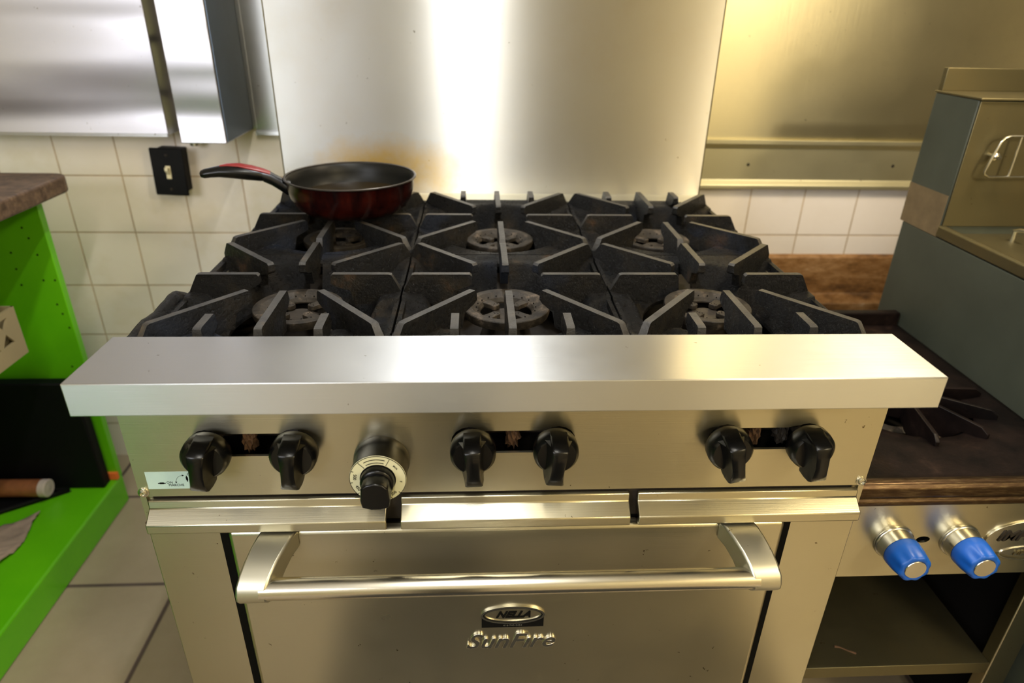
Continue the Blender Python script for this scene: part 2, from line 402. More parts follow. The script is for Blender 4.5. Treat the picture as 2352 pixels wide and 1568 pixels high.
# ------------------------------------------------------------------ the range
R = thing('gas_range', 'wide stainless steel six burner gas range with black cast iron grates', 'stove', (0, .45, 0))
def rp(name, bm, mat, parent=None, **k):
    """range part given in world coordinates"""
    o = link(name, bm, mat, parent or R, **k)
    if (parent or R) is R: o.matrix_parent_inverse = Matrix.Translation((0, -.45, 0))
    return o
# body shell: sides, bottom, back, inner tray
rp('side_panel', B((-.45, -.437, .078, .86, .12, .885)), M['front'])
rp('side_panel', B((.437, .45, .078, .86, .12, .885)), M['front'])
rp('base', B((-.437, .437, .10, .86, .12, .15)), M['dark'])
rp('drip_tray', B((-.437, .437, .11, .86, .800, .806), (-.437, .437, .11, .118, .806, .88), (-.437, .437, .852, .86, .806, .895), (-.437, -.429, .118, .852, .806, .88), (.429, .437, .118, .852, .806, .88)), M['soot'])
rp('oven_cavity', B((-.437, .437, .13, .84, .16, .795)), M['dark'])
for sx in (-1, 1):
    for y in (.14, .80):
        bm = bmesh.new(); lathe(bm, [(0, 0), (.022, 0), (.022, .02), (.016, .03), (.016, .12), (0, .12)], 16, Matrix.Translation((sx*.40, y, 0))); rp('leg', bm, M['polish'], smooth=True)
# ledge
bm = bmesh.new()
prism(bm, [(0, .93), (0, .8925), (.006, .8925), (.006, .924), (.100, .924), (.100, .895), (.106, .895), (.106, .93)], -.45, .45, 0)
box(bm, -.45, -.447, .003, .104, .893, .927); box(bm, .447, .45, .003, .104, .893, .927)
rp('front_ledge', bm, M['ledge'], bevel=.0012, seg=3)
# grime / rails at cooktop sides
for sx in (-1, 1): rp('cooktop_rail', B((sx*.456-.006, sx*.456+.006, .12, .82, .84, .890)), M['iron'], bevel=.004)
bm = bmesh.new(); random.seed(11); pth = [(-.470, .112+.012*i, .889+.0015*math.sin(i*.9)) for i in range(18)]+[(-.468, .335, .880)]
tube(bm, pth, [.0085+.0015*random.random() for i in range(len(pth))], 12); rp('grease_crusted_pipe', bm, M['iron'], smooth=True)
# control panel with slots
def slot(xa, xb, z=.804, h=.0158, r=.0215):
    a0 = math.asin(h/r); pts = []
    for i in range(13):
        a = a0 + (2*PI-2*a0)*i/12; pts.append((xa+r*math.cos(a), z+r*math.sin(a)))
    for i in range(13):
        a = PI+a0+(2*PI-2*a0)*i/12; pts.append((xb+r*math.cos(a), z+r*math.sin(a)))
    return pts
bm = bmesh.new()
plate(bm, [(-.45, .731), (.45, .731), (.45, .930-.006), (-.45, .924)], [slot(-.357, -.257), slot(-.053, .053), slot(.257, .357)], .074, .078)
cp = rp('control_panel', bm, M['front'])
for sx in (-1, 1): rp('panel_end_strip', B((sx*.4465-.0035, sx*.4465+.0035, .074, .078, .690, .7309)), M['front'])
rp('valve_cavity', B((-.437, .437, .135, .14, .70, .88)), M['dark'])
random.seed(3)
for x, col in ((-.315, 'rust'), (-.225, 'rust'), (0, 'rust'), (.237, 'rust'), (.30, 'rust'), (.335, 'soot')):
    bm = bmesh.new(); bmesh.ops.create_icosphere(bm, subdivisions=3, radius=.010)
    for v in bm.verts:
        k = 1+.35*math.sin(v.co.x*900+x*50)*math.cos(v.co.z*700)+random.uniform(-.15, .15)
        v.co = Vector((v.co.x*.8*k+x, v.co.y*k+.094, v.co.z*1.5*k+.800))
    rp('rust_crust', bm, M[col], smooth=True)
bm = bmesh.new()
tube(bm, [(-.43, .115, .80), (.43, .115, .80)], .009, 12); rp('gas_manifold', bm, M['soot'], smooth=True)
# knobs
def knob_mesh():
    bm = bmesh.new()
    m = onface(0, 0, 0)
    lathe(bm, [(0, -.012), (.008, -.012), (.008, 0), (.0235, 0), (.0265, .004), (.0270, .012), (.0262, .019), (.0225, .023), (0, .0235)], 40, m)
    # bladed grip: narrow waist, flared lower end, bevelled top
    Z = [(.0270, .0090, .012, .024), (.0255, .0092, .015, .033), (.0220, .0092, .018, .0430), (.0200, .0090, .020, .0445), (.006, .0078, .020, .0440), (-.008, .0074, .020, .0430), (-.020, .0080, .018, .0405), (-.0310, .0102, .012, .036), (-.0330, .0100, .012, .033)]
    rings = []
    for z, wx, h0, h1 in Z:
        base = wx*1.75 if abs(z) < .022 else wx*1.1
        rings.append([bm.verts.new((sx, -h, z)) for sx, h in ((-base, h0), (-wx*1.12, h0+.5*(h1-h0)), (-wx, h1-.0012), (-wx*.80, h1), (wx*.80, h1), (wx, h1-.0012), (wx*1.12, h0+.5*(h1-h0)), (base, h0))])
    for a, b in zip(rings, rings[1:]):
        for i in range(8): bm.faces.new((a[i], a[(i+1) % 8], b[(i+1) % 8], b[i]))
    bm.faces.new(rings[0][::-1]); bm.faces.new(rings[-1])
    bmesh.ops.scale(bm, vec=(1.0, 1.05, 1.0), verts=bm.verts)
    return bm
k0 = None
for i, (x, rz) in enumerate(((-.357, 8), (-.257, 5), (-.049, -2), (.049, 4), (.259, -12), (.359, -8))):
    if k0 is None:
        k0 = k = rp('burner_knob', knob_mesh(), M['knob'], smooth=True, angle=42)
    else: k = copy_part(k0, R); k.matrix_parent_inverse = Matrix.Translation((0, -.45, 0))
    k.location = (x*.985, .066, .805); k.rotation_euler = (0, math.radians(rz), 0)
    s = rp('knob_stem', (lambda b: (lathe(b, [(0, 0), (.006, 0), (.006, .05), (0, .05)], 12, onface(x*.985, .12, .805)), b)[1])(bmesh.new()), M['soot'], smooth=True)
# thermostat
bm = bmesh.new(); mt = onface(-.157, .074, .782)
lathe(bm, [(0, 0), (.0325, 0), (.0335, .004), (.0325, .012), (.0315, .016), (.0325, .034), (.0325, .038), (.0, .038)], 48, mt)
tk = rp('thermostat_knob', bm, M['knob'], smooth=True); 
bm = bmesh.new(); lathe(bm, [(.0205, .0382), (.0205, .0392), (.0318, .0392), (.0325, .0382)], 48, mt, closed=True)
def sub(name, bm, mat, parent, **k):   # world-coordinate sub-part of a range part
    o = link(name, bm, mat, parent, **k); return o
dr = sub('dial_ring', bm, M['cream'], tk, smooth=True); dr['label'] = 'cream dial ring with temperature marks'
bm = bmesh.new()
lathe(bm, [(.0195, .0391), (.0195, .0397), (.0205, .0397), (.0205, .0391)], 40, mt, closed=True)
for rr in (.0317,): lathe(bm, [(rr, .0391), (rr, .0396), (rr+.0005, .0396), (rr+.0005, .0391)], 48, mt, closed=True)
for s, a in (('500', 172), ('450', 207), ('400', 232), ('350', 258), ('300', 285), ('250', 310)):
    ar = math.radians(a); mm = onface(-.157, .074-.0394, .782) @ Matrix.Rotation(ar, 4, 'Z') @ Matrix.Translation((.0262, 0, 0)) @ Matrix.Rotation(PI/2, 4, 'Z')
    join(bm, text_bm(s, .0052, mm, .0002))
for s, a, sz in (('BROIL', 38, .0026), ('F', 352, .004)):
    ar = math.radians(a); mm = onface(-.157, .074-.0394, .782) @ Matrix.Rotation(ar, 4, 'Z') @ Matrix.Translation((.0262, 0, 0)) @ Matrix.Rotation(-PI/2, 4, 'Z')
    join(bm, text_bm(s, sz, mm, .0002))
for a in (62, 132, 158, 188, 220, 245, 272, 298, 322):
    mm = onface(-.157, .074-.0392, .782) @ Matrix.Rotation(math.radians(a), 4, 'Z')
    l0 = .0215 if a in (62, 132) else .0290
    box(bm, l0, .0315, -.0002, .0002, 0, .0006, 0, mm)
for rr in (.0232, .0275):
    pts = [(rr*math.cos(math.radians(a)), rr*math.sin(math.radians(a))) for a in range(70, 126, 4)]
    for p, q in zip(pts, pts[1:]):
        d = Vector((q[0]-p[0], q[1]-p[1])); n_ = Vector((-d.y, d.x)).normalized()*.0003
        prism(bm, [(p[0]-n_.x, p[1]-n_.y), (q[0]-n_.x, q[1]-n_.y), (q[0]+n_.x, q[1]+n_.y), (p[0]+n_.x, p[1]+n_.y)], 0, .0006, 2, 0, onface(-.157, .074-.0392, .782))
sub('dial_marks', bm, M['ink'], tk)
bm = bmesh.new()
lathe(bm, [(0, .0385), (.0195, .0385), (.0192, .048), (.018, .050), (0, .050)], 40, mt)
prism(bm, [(-.0165, -.008), (-.0150, .008), (-.009, .0135), (0, .0155), (.009, .0135), (.0150, .008), (.0165, -.008), (.0150, -.0175), (.005, -.0205), (-.005, -.0205), (-.0150, -.0175)], .048, .068, 2, 0, mt)
sub('grip', bm, M['knob'], tk, bevel=.0015, seg=2)
rp('index_mark', B((-.1577, -.1563, .0735, .0745, .8035, .8145)), M['ink'])
# sticker
bm = bmesh.new(); box(bm, -.437, -.372, .0736, .0742, .7425, .7675); st = rp('instruction_sticker', bm, M['sticker']); st['label'] = 'pale blue on off instruction sticker'
bm = text_bm('ON', .0046, onface(-.4107, .0735, .7518), .0001)
join(bm, text_bm('MARCHE', .0046, onface(-.4035, .0735, .7478), .0001))
join(bm, text_bm('OFF', .0046, onface(-.3845, .0735, .7635), .0001))
join(bm, text_bm('ARRÊT', .0046, onface(-.3800, .0735, .7595), .0001))
box(bm, -.4245, -.4155, .0734, .0738, .7503, .7515); box(bm, -.4225, -.4175, .0734, .0738, .7497, .7521)
box(bm, -.3901, -.3889, .0734, .0738, .7530, .7615); box(bm, -.3907, -.3883, .0734, .0738, .7550, .7595)
pts = [(-.3935-.0095*math.sin(i*PI/16), .7515+.0105*math.cos(i*PI/16)) for i in range(9)]
tube(bm, [(p_[0], .0735, p_[1]) for p_ in pts], .00018, 4)
prism(bm, [(-.4042, .7530), (-.4018, .7530), (-.4030, .7505)], .0734, .0738, 1)
prism(bm, [(-.3945, .7632), (-.3945, .7608), (-.3920, .7620)], .0734, .0738, 1)
sub('sticker_print', bm, M['ink'], st)
# screws
for x, z in ((-.4465+.002, .7372), (.4465-.002, .7372)):
    bm = bmesh.new(); lathe(bm, [(.0065, 0), (.0065, .001), (.005, .0012), (.0048, .0032), (.003, .0038), (.0028, .002), (0, .002)], 20, onface(x, .074, z))
    box(bm, -.0025, .0025, -.0005, .0005, .0018, .0026, 0, onface(x, .074, z, .6)); box(bm, -.0005, .0005, -.0025, .0025, .0018, .0026, 0, onface(x, .074, z, .6))
    rp('panel_screw', bm, M['chrome'], smooth=True)
# vent louvres
for x0, x1 in ((-.4405, -.155), (-.1375, .147), (.1575, .4415)):
    bm = bmesh.new(); prism(bm, [(.076, .7270), (.0700, .7265), (.0685, .7165), (.0535, .7050), (.0520, .7035), (.0520, .6915), (.0540, .6900), (.060, .6900), (.060, .7000), (.076, .7150)], x0, x1, 0)
    rp('vent_strip', bm, M['front'], bevel=.0012)
rp('vent_backing', B((-.443, .443, .079, .085, .686, .731)), M['soot'])
# fascia below the vents and side pillars
rp('side_pillar', B((-.45, -.363, .072, .13, .16, .6895)), M['front'], bevel=.001)
rp('side_pillar', B((.363, .45, .072, .13, .16, .6895)), M['front'], bevel=.001)
for z in (.6915,):
    for sx in (-1, 1): rp('edge_clip', B((sx*.4472-.004, sx*.4472+.004, .0715, .074, z-.0015, z+.001)), M['rust'])
rp('kick_plate', B((-.45, .45, .085, .095, .10, .158)), M['front'])
# oven door
bm = bmesh.new(); box(bm, -.352, .3535, .062, .079, .20, .6835)
door = rp('oven_door', bm, M['front'], bevel=.006, seg=4)
rp('door_gap_fill', B((-.3629, -.3521, .068, .12, .19, .689), (.3536, .3629, .068, .12, .19, .689), (-.3521, .3536, .080, .12, .19, .689)), M['gapfill'])  # black fill stands in for the shade in the gaps round the door
def hbracket(sx):
    bm = bmesh.new()
    # side profile (y, z): foot on the door, curving out and down to the bar
    prof = [(.062, .6865), (.050, .6865), (.036, .6835), (.018, .677), (.004, .669), (-.006, .660), (-.010, .650), (-.010, .642), (-.006, .635), (.003, .632), (.012, .635), (.018, .642), (.030, .651), (.045, .658), (.062, .660)]
    w0 = .0225
    A, Bv = [], []
    for y, z in prof:
        k = min(1, max(0, (.062-y)/.07)); cx = sx*(.287+.020*k); hw = .0225-.0045*k
        A.append(bm.verts.new((cx-hw, y, z))); Bv.append(bm.verts.new((cx+hw, y, z)))
    n = len(prof); bm.faces.new(A); bm.faces.new(Bv[::-1])
    for i in range(n): bm.faces.new((A[i], A[(i+1) % n], Bv[(i+1) % n], Bv[i]))
    return bm
sub('handle_bracket', hbracket(-1), M['bracket'], door, bevel=.003, seg=3)
sub('handle_bracket', hbracket(1), M['bracket'], door, bevel=.003, seg=3)
bm = bmesh.new(); tube(bm, [(-.298, .0030, .6485), (.298, .0030, .6485)], .0132, 40); sub('handle_bar', bm, M['polish'], door, smooth=True)
# badges on the door
def ellipse(cx, cz, rx, rz, n=48): return [(cx+rx*math.cos(2*PI*i/n), cz+rz*math.sin(2*PI*i/n)) for i in range(n)]
bx0, bz0 = .004, .530
bm = bmesh.new(); box(bm, bx0-.0425, bx0+.0425, .0612, .0618, .5055, .5290)
sub('badge_backing', bm, M['ink'], door)
bm = bmesh.new(); plate(bm, ellipse(bx0, bz0, .0435, .0165), [ellipse(bx0, bz0, .0405, .0138)], .0592, .0620); plate(bm, ellipse(bx0, bz0, .0390, .0125), [ellipse(bx0, bz0, .0378, .0114)], .0600, .0620)
bd = sub('badge_ring', bm, M['chrome'], door, bevel=.0006)
bm = bmesh.new(); plate(bm, ellipse(bx0, bz0, .0406, .0139), [ellipse(bx0, bz0, .0389, .0124)], .0608, .0619); join(bm, text_bm('NELLA', .0155, onface(bx0, .0604, bz0), .0006, .45, 1.04, .0006))
sub('badge_lettering', bm, M['ink'], door)
bm = bmesh.new(); plate(bm, ellipse(bx0, bz0, .0380, .0116), [], .0611, .0619); sub('badge_face', bm, M['front'], door)
bm = text_bm('416-740-2424', .0042, onface(bx0, .0610, .5090), .0001, 0, 1.1); sub('badge_number', bm, plain('grey_print', (.12, .12, .10), .6), door)
bm = text_bm('SunFıre', .039, onface(.0, .0612, .479), .0012, .35, 1.04, .0003, .0009); sub('raised_lettering', bm, M['polish'], door)
# back guard
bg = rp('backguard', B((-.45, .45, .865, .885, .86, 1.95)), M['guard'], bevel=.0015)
bm = bmesh.new(); prism(bm, [(.866, .906), (.858, .9035), (.822, .9005), (.822, .896), (.866, .896)], -.45, .45, 0); sub('bottom_flange', bm, M['bracket'], bg)
for sx in (-1, 1): sub('edge_trim', B((sx*.4502-.0008, sx*.4502+.0008, .864, .886, .90, 1.95)), M['aged'], bg)

# grates -----------------------------------------------------------
def smooth(x): x = max(0, min(1, x)); return x*x*(3-2*x)
GX, GY0, GY1, CY = .1487, -.188, .1535, 0.0   # local: burner centre at origin (front grate). y from .132 to .4735 with centre .32
def height(x, y):
    """cast bowl height relative to fin tops (0)"""
    edge = max(abs(x)/GX, (-y/-GY0 if y < 0 else y/GY1))
    r = math.hypot(x/.094, (y+.018)/.115)
    fall = smooth((r-.98)/.34)
    z = -.078+.049*fall
    z += .004*smooth((edge-.90)/.1)
    # scooped dishes at the side seams between the ribs
    for cy in (-.085, .075):
        d = math.hypot((abs(x)-GX)/.055, (y-cy)/.050)
        z -= .012*smooth((1.15-d)/.22)
    if y < -.13 and abs(x) < .09: z += .004
    return z
def rib(bm, a, b, wd, drop_out, top=0, deep=-.045, web=True, tip_flat=.006, slope=.017):
    """vertical rib from outer point a to inner point b"""
    a = Vector((a[0], a[1], 0)); b = Vector((b[0], b[1], 0)); d = (b-a); L = d.length; d.normalize(); s = Vector((-d.y, d.x, 0))
    # side profile along u (0 outer .. L inner), z
    top_pts = [(0, drop_out), (slope, top-.0012), (slope+.004, top), (L-.003, top), (L, top-.003)]
    bot_pts = [(L, top-.014), (L-.006, top-.018), (L-.026, top-.024), (L-.032, deep), (0, deep)]
    prof = top_pts+bot_pts
    hw = wd/2
    lay = []
    for off, dz in ((-1, 0), (1, 0)):
        lay.append([bm.verts.new(a+d*u+s*(off*(hw if z > top-.010 else hw*1.25))+Vector((0, 0, z))) for u, z in prof])
    n = len(prof); A, Bv = lay
    bm.faces.new(A[::-1]); bm.faces.new(Bv)
    for i in range(n): bm.faces.new((A[i], A[(i+1) % n], Bv[(i+1) % n], Bv[i])).material_index = 1 if i in (0, 1, 2, 3) else 0
def grate_mesh():
    bm = bmesh.new()
    nx, ny = 60, 68; V = {}
    def inside(x, y): return math.hypot(x/.094, (y+.018)/.115) < 1 or (abs(x) < .011 and 0 < y < .128)
    top, botm = {}, {}
    for i in range(nx+1):
        for j in range(ny+1):
            x = -GX+2*GX*i/nx; y = GY0+(GY1-GY0)*j/ny
            V[i, j] = (x, y)
    keep = [(i, j) for i in range(nx) for j in range(ny) if not inside(-GX+2*GX*(i+.5)/nx, GY0+(GY1-GY0)*(j+.5)/ny)]
    ks = set(keep)
    def snap(x, y):
        # smooth the hole outline
        r = math.hypot(x/.094, (y+.018)/.115)
        if .93 < r < 1.07 and not (abs(x) < .016 and y > 0): return x/r, (y+.018)/r-.018
        return x, y
    def gv(D, k, dz):
        if k not in D:
            x, y = V[k]; sxy = snap(x, y); D[k] = bm.verts.new((sxy[0], sxy[1], height(*sxy)+dz))
        return D[k]
    for (i, j) in keep:
        q = [(i, j), (i+1, j), (i+1, j+1), (i, j+1)]
        bm.faces.new([gv(top, k, 0) for k in q]); bm.faces.new([gv(botm, k, -.006) for k in q[::-1]])
        for (di, dj), (p, r_) in (((0, -1), (q[0], q[1])), ((1, 0), (q[1], q[2])), ((0, 1), (q[2], q[3])), ((-1, 0), (q[3], q[0]))):
            if (i+di, j+dj) not in ks:
                dz = -.006
                bm.faces.new((gv(top, r_, 0), gv(top, p, 0), gv(botm, p, dz), gv(botm, r_, dz)))
    # outer skirt
    for bb in ((-GX, -GX+.006, GY0, GY1), (GX-.006, GX, GY0, GY1), (-GX, GX, GY0, GY0+.006), (-GX, GX, GY1-.006, GY1)):
        box(bm, *bb, -.055, -.0285)
    W = .0095
    for s in (-1, 1):
        rib(bm, (s*.1455, -.182), (s*.047, -.060), W, -.026)
        rib(bm, (s*.1455, .150), (s*.045, .042), W, -.020, slope=.012)
        rib(bm, (s*.148, 0), (s*.050, 0), W, -.024, slope=.012)
        rib(bm, (s*.070, -.187), (s*.070, -.137), W*1.05, -.020, slope=.004)
    rib(bm, (0, .1535), (0, .042), W, -.012, slope=.008)
    rib(bm, (0, -.187), (0, -.062), W, -.020, slope=.004)
    return bm
g0 = None
def burner_ring_mesh():
    bm = bmesh.new()
    lathe(bm, [(.038, -.062), (.062, -.062), (.064, -.056), (.0635, -.0500), (.0625, -.0490), (.052, -.0488), (.0415, -.0545), (.038, -.060)], 48, closed=True)
    return bm
def burner_star_mesh():
    bm = bmesh.new()
    for k in range(4):
        mt = Matrix.Rotation(PI/4+k*PI/2, 4, 'Z')
        prism(bm, [(.017, -.004), (.020, -.007), (.028, -.0065), (.043, -.0085), (.043, .0085), (.028, .0065), (.020, .007), (.017, .004)], -.062, -.0550, 2, 0, mt)
    return bm
def burner_ports_mesh():
    bm = bmesh.new()
    for k in range(4):
        for r_, dx in ((.022, -.004), (.024, 0), (.022, .004)):
            lathe(bm, [(0, .0004), (.0009, .0003), (.0009, 0)], 8, Matrix.Rotation(PI/4+k*PI/2, 4, 'Z') @ Matrix.Translation((r_, dx, -.0550)))
    for k in range(20):
        lathe(bm, [(0, .0005), (.0009, .0004), (.0009, -.001)], 8, Matrix.Rotation(k*2*PI/20, 4, 'Z') @ Matrix.Translation((.0435, 0, -.0520)))
    return bm
FT = .925
for row, cy in ((0, .320), (1, .630)):
    for cx in (-.3005, 0, .3005):
        if g0 is None:
            g = g0 = rp('burner_grate', grate_mesh(), (M['iron'], M['worn']), bevel=0, smooth=True, angle=40)
        else:
            g = copy_part(g0, R); g.matrix_parent_inverse = Matrix.Translation((0, -.45, 0))
        g.location = (cx, cy, FT)
        if row: g.scale = (1, -1, 1)
rp('cooktop_front_strip', B((-.44, .44, .107, .129, .86, .895)), M['iron'])
b0 = None
for row, cy in ((0, .315), (1, .635)):
    for cx in (-.3005, 0, .3005):
        if b0 is None:
            b = b0 = rp('gas_burner', burner_ring_mesh(), M['burner'], smooth=True, angle=28)
            s1 = link('burner_star', burner_star_mesh(), M['burner'], b, bevel=.0008); s2 = link('burner_ports', burner_ports_mesh(), M['dark'], b)
            bm = bmesh.new(); lathe(bm, [(0, -.125), (.045, -.12), (.03, -.07), (.02, -.063), (0, -.066)], 24); s3 = link('burner_base', bm, M['soot'], b, smooth=True)
        else:
            b = copy_part(b0, R); b.matrix_parent_inverse = Matrix.Translation((0, -.45, 0))
            for s in (s1, s2, s3): copy_part(s, b)
        b.location = (cx, cy, FT+.002)

# ------------------------------------------------------------------ frying pan on the back left burner
P = thing('frying_pan', 'deep dark red frying pan with black and red handle on the back left burner', 'pan', (-.272, .655, FT+.0005))
bm = bmesh.new()
outer = [(0, 0), (.070, 0), (.088, .004), (.101, .014), (.110, .030), (.1135, .045), (.1145, .060)]
lathe(bm, outer+[(.1165, .062)], 72)
pb = link('pan_body', bm, M['panred'], P, smooth=True, angle=60)
bm = bmesh.new(); lathe(bm, [(0, .003), (.070, .003), (.086, .007), (.098, .017), (.1065, .032), (.110, .046), (.1115, .058), (.1165, .0645)], 72)
link('nonstick_lining', bm, M['nonstick'], P, smooth=True, angle=60)
bm = bmesh.new(); lathe(bm, [(.1165, .0615), (.1185, .063), (.1185, .0645), (.1165, .0655), (.1145, .0645), (.1145, .0625)], 72, closed=True)
link('pan_rim', bm, M['darkrim'], P, smooth=True)
bm = bmesh.new(); lathe(bm, [(0, .028), (.1045, .028)], 48); link('oil_film', bm, M['oil'], P)
d = Vector((-1, -.17, 0)).normalized(); sd = Vector((-d.y, d.x, 0))
def hsweep(bm, pts, n=20):
    rings = []
    for u, z, wx, hz in pts:
        u = .106+(u-.106)*.74
        rings.append([bm.verts.new(d*u+sd*(wx*math.cos(2*PI*k/n))+Vector((0, 0, z+hz*math.sin(2*PI*k/n)))) for k in range(n)])
    for A, Bv in zip(rings, rings[1:]):
        for k in range(n): bm.faces.new((A[k], A[(k+1) % n], Bv[(k+1) % n], Bv[k]))
    bm.faces.new(rings[0][::-1]); bm.faces.new(rings[-1])
bm = bmesh.new(); hsweep(bm, [(.106, .044, .015, .012), (.118, .046, .014, .014), (.130, .052, .013, .013), (.150, .062, .013, .012), (.168, .068, .013, .011)])
link('handle_bracket', bm, M['knob'], P, smooth=True, angle=60)
bm = bmesh.new(); hsweep(bm, [(.160, .067, .011, .009), (.175, .070, .0135, .0115), (.205, .074, .0155, .0130), (.235, .0765, .0155, .0120), (.265, .0770, .0135, .0100), (.285, .0755, .0120, .0085), (.298, .0740, .0115, .0080), (.306, .0735, .0090, .006), (.309, .074, .003, .002)])
h = link('handle', bm, M['knob'], P, smooth=True, angle=60)
bm = bmesh.new(); hsweep(bm, [(.150, .0715, .0085, .0035), (.165, .076, .0105, .0040), (.190, .0815, .0120, .0045), (.220, .0870, .0105, .0035), (.245, .0880, .0080, .0025), (.262, .0865, .0040, .0015)])
s = link('grip_stripe', bm, M['redgrip'], h, smooth=True, angle=60); s['label'] = 'red stripe along the grip'

# ------------------------------------------------------------------ low stock pot range on the right
SX0, SX1 = .456, .858; SY = .13
Q = thing('stock_pot_range', 'low black topped gas cooker with two blue knobs and open steel shelf', 'stove', (.657, .45, 0))
def qp(name, bm, mat, parent=None, **k):
    o = link(name, bm, mat, parent or Q, **k)
    if (parent or Q) is Q: o.matrix_parent_inverse = Matrix.Translation((-.657, -.45, 0))
    return o
bm = bmesh.new()
# top plate: shallow, with burner opening
nx, ny = 44, 56; cxb, cyb, rb = .690, .385, .118
VV = {}
for i in range(nx+1):
    for j in range(ny+1):
        x = SX0+.004+(.866-SX0-.004)*i/nx; y = .150+(.68-.150)*j/ny
        r_ = math.hypot(x-cxb, y-cyb)
        if abs(r_-rb) < .007: x = cxb+(x-cxb)*rb/r_; y = cyb+(y-cyb)*rb/r_
        z = .672+.006*smooth((.16-y)/.01)-.006*smooth((rb+.04-r_)/.04)
        VV[i, j] = bm.verts.new((x, y, z))
for i in range(nx):
    for j in range(ny):
        q = [VV[i, j], VV[i+1, j], VV[i+1, j+1], VV[i, j+1]]
        c_ = sum((v.co for v in q), Vector())/4
        if math.hypot(c_.x-cxb, c_.y-cyb) > rb: bm.faces.new(q)
for v in list(bm.verts):
    if not v.link_faces: bm.verts.remove(v)
o = qp('cooktop', bm, M['hot'], smooth=True); sm = o.modifiers.new('s', 'SOLIDIFY'); sm.thickness = .006; sm.offset = -1
bm = bmesh.new(); prism(bm, [(.152, .680), (.142, .6845), (.134, .683), (.129, .677), (.128, .664), (.131, .660), (.127, .656), (.127, .649), (.150, .649)], SX0, .866, 0)
qp('front_lip', bm, M['lip'], bevel=.0015)
qp('back_riser', B((SX0, .866, .68, .70, .60, .70)), M['hot'], bevel=.003)
qp('burner_well', B((SX0+.01, .85, .16, .67, .585, .592)), M['dark'])
# grate bars (radial) over the opening
for a, r0_, r1_ in ((0, .03, .152), (45, .03, .150), (90, .03, .150), (135, .03, .145), (180, .03, .15), (225, .04, .15), (262, .030, .150), (300, .030, .150), (330, .03, .15)):
    mt = Matrix.Translation((cxb, cyb, 0)) @ Matrix.Rotation(math.radians(a), 4, 'Z')
    bm = bmesh.new(); prism(bm, [(r0_, .655), (r0_, .688), (r0_+.01, .692), (r1_-.012, .687), (r1_, .679), (r1_, .668), (rb-.004, .664), (rb-.02, .64), (r0_+.03, .64)], -.0035, .0035, 1, 0, mt)
    qp('grate_bar', bm, M['hot'], bevel=.001)
bm = bmesh.new(); lathe(bm, [(.024, .650), (.036, .650), (.036, .688), (.024, .688)], 32, Matrix.Translation((cxb, cyb, 0)), closed=True); qp('grate_hub', bm, M['hot'], smooth=True)
for rr in (.075, .045):
    bm = bmesh.new(); lathe(bm, [(rr-.009, .618), (rr+.009, .618), (rr+.010, .632), (rr, .637), (rr-.010, .632)], 40, Matrix.Translation((cxb, cyb, 0)), closed=True); qp('burner_ring', bm, M['burner'], smooth=True)
bm = bmesh.new()
for k, (x, y, z, s_) in enumerate(((.610, .300, .645, .0075), (.607, .286, .648, .0055), (.619, .296, .645, .004), (.626, .302, .645, .0035), (.618, .289, .646, .003), (.632, .296, .645, .0025), (.626, .289, .646, .0028))):
    bmesh.ops.create_icosphere(bm, subdivisions=2, radius=s_, matrix=Matrix.Translation((x, y, z)) @ Matrix.Diagonal((1, .8, .7, 1)))
dbr = qp('burnt_crumbs', bm, M['burner'], smooth=True)
bm = bmesh.new()
for x, y, z, s_ in ((.612, .322, .650, .007), (.620, .316, .648, .005), (.606, .330, .652, .005)):
    lathe(bm, [(0, -.2*s_), (.8*s_, .1*s_), (.7*s_, 1*s_), (.3*s_, 2*s_), (0, 2.6*s_)], 12, Matrix.Translation((x, y, z)))
fl = qp('pilot_flame', bm, M['flame'], smooth=True); fl['label'] = 'small blue pilot flame'
# front panel and body
bm = bmesh.new(); plate(bm, [(SX0, .513), (.862, .513), (.862, .647), (SX0, .647)], [ellipse(.6075, .583, .0105, .0060, 24)], SY, SY+.004)
qp('control_panel', bm, M['front'])
qp('panel_return', B((SX0, .862, SY+.004, SY+.03, .510, .516), (.600, .616, SY+.02, SY+.022, .57, .60)), M['dark'])
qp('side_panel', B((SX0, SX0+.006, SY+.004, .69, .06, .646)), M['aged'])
qp('side_panel', B((.838, .846, SY+.004, .69, .06, .646)), M['dark'])  # near-black inner side and back: shade of the open base put into colour
qp('front_post', B((.806, .846, SY-.002, SY+.02, .06, .512)), M['front'], bevel=.0015)
qp('front_post', B((SX0, .478, SY-.002, SY+.02, .06, .512)), M['front'], bevel=.0015)
qp('rear_panel', B((SX0, .846, .68, .69, .06, .60)), M['dark'])
bm = bmesh.new(); prism(bm, [(SY, .309), (SY, .285), (SY+.003, .285), (SY+.003, .305), (.675, .305), (.675, .309)], .478, .806, 0)
qp('shelf', bm, M['aged'], bevel=.0008)
bm = bmesh.new(); tube(bm, [(.560, .170, .3095), (.568, .168, .3098), (.580, .160, .3098), (.590, .155, .3096)], [.0022, .0012, .0012, .0020], 6); qp('rust_mark', bm, M['rust'], smooth=True)
for x in (.475, .826):
    for y in (.16, .66):
        bm = bmesh.new(); lathe(bm, [(0, 0), (.018, 0), (.018, .06), (0, .06)], 16, Matrix.Translation((x, y, 0))); qp('foot', bm, M['soot'], smooth=True)
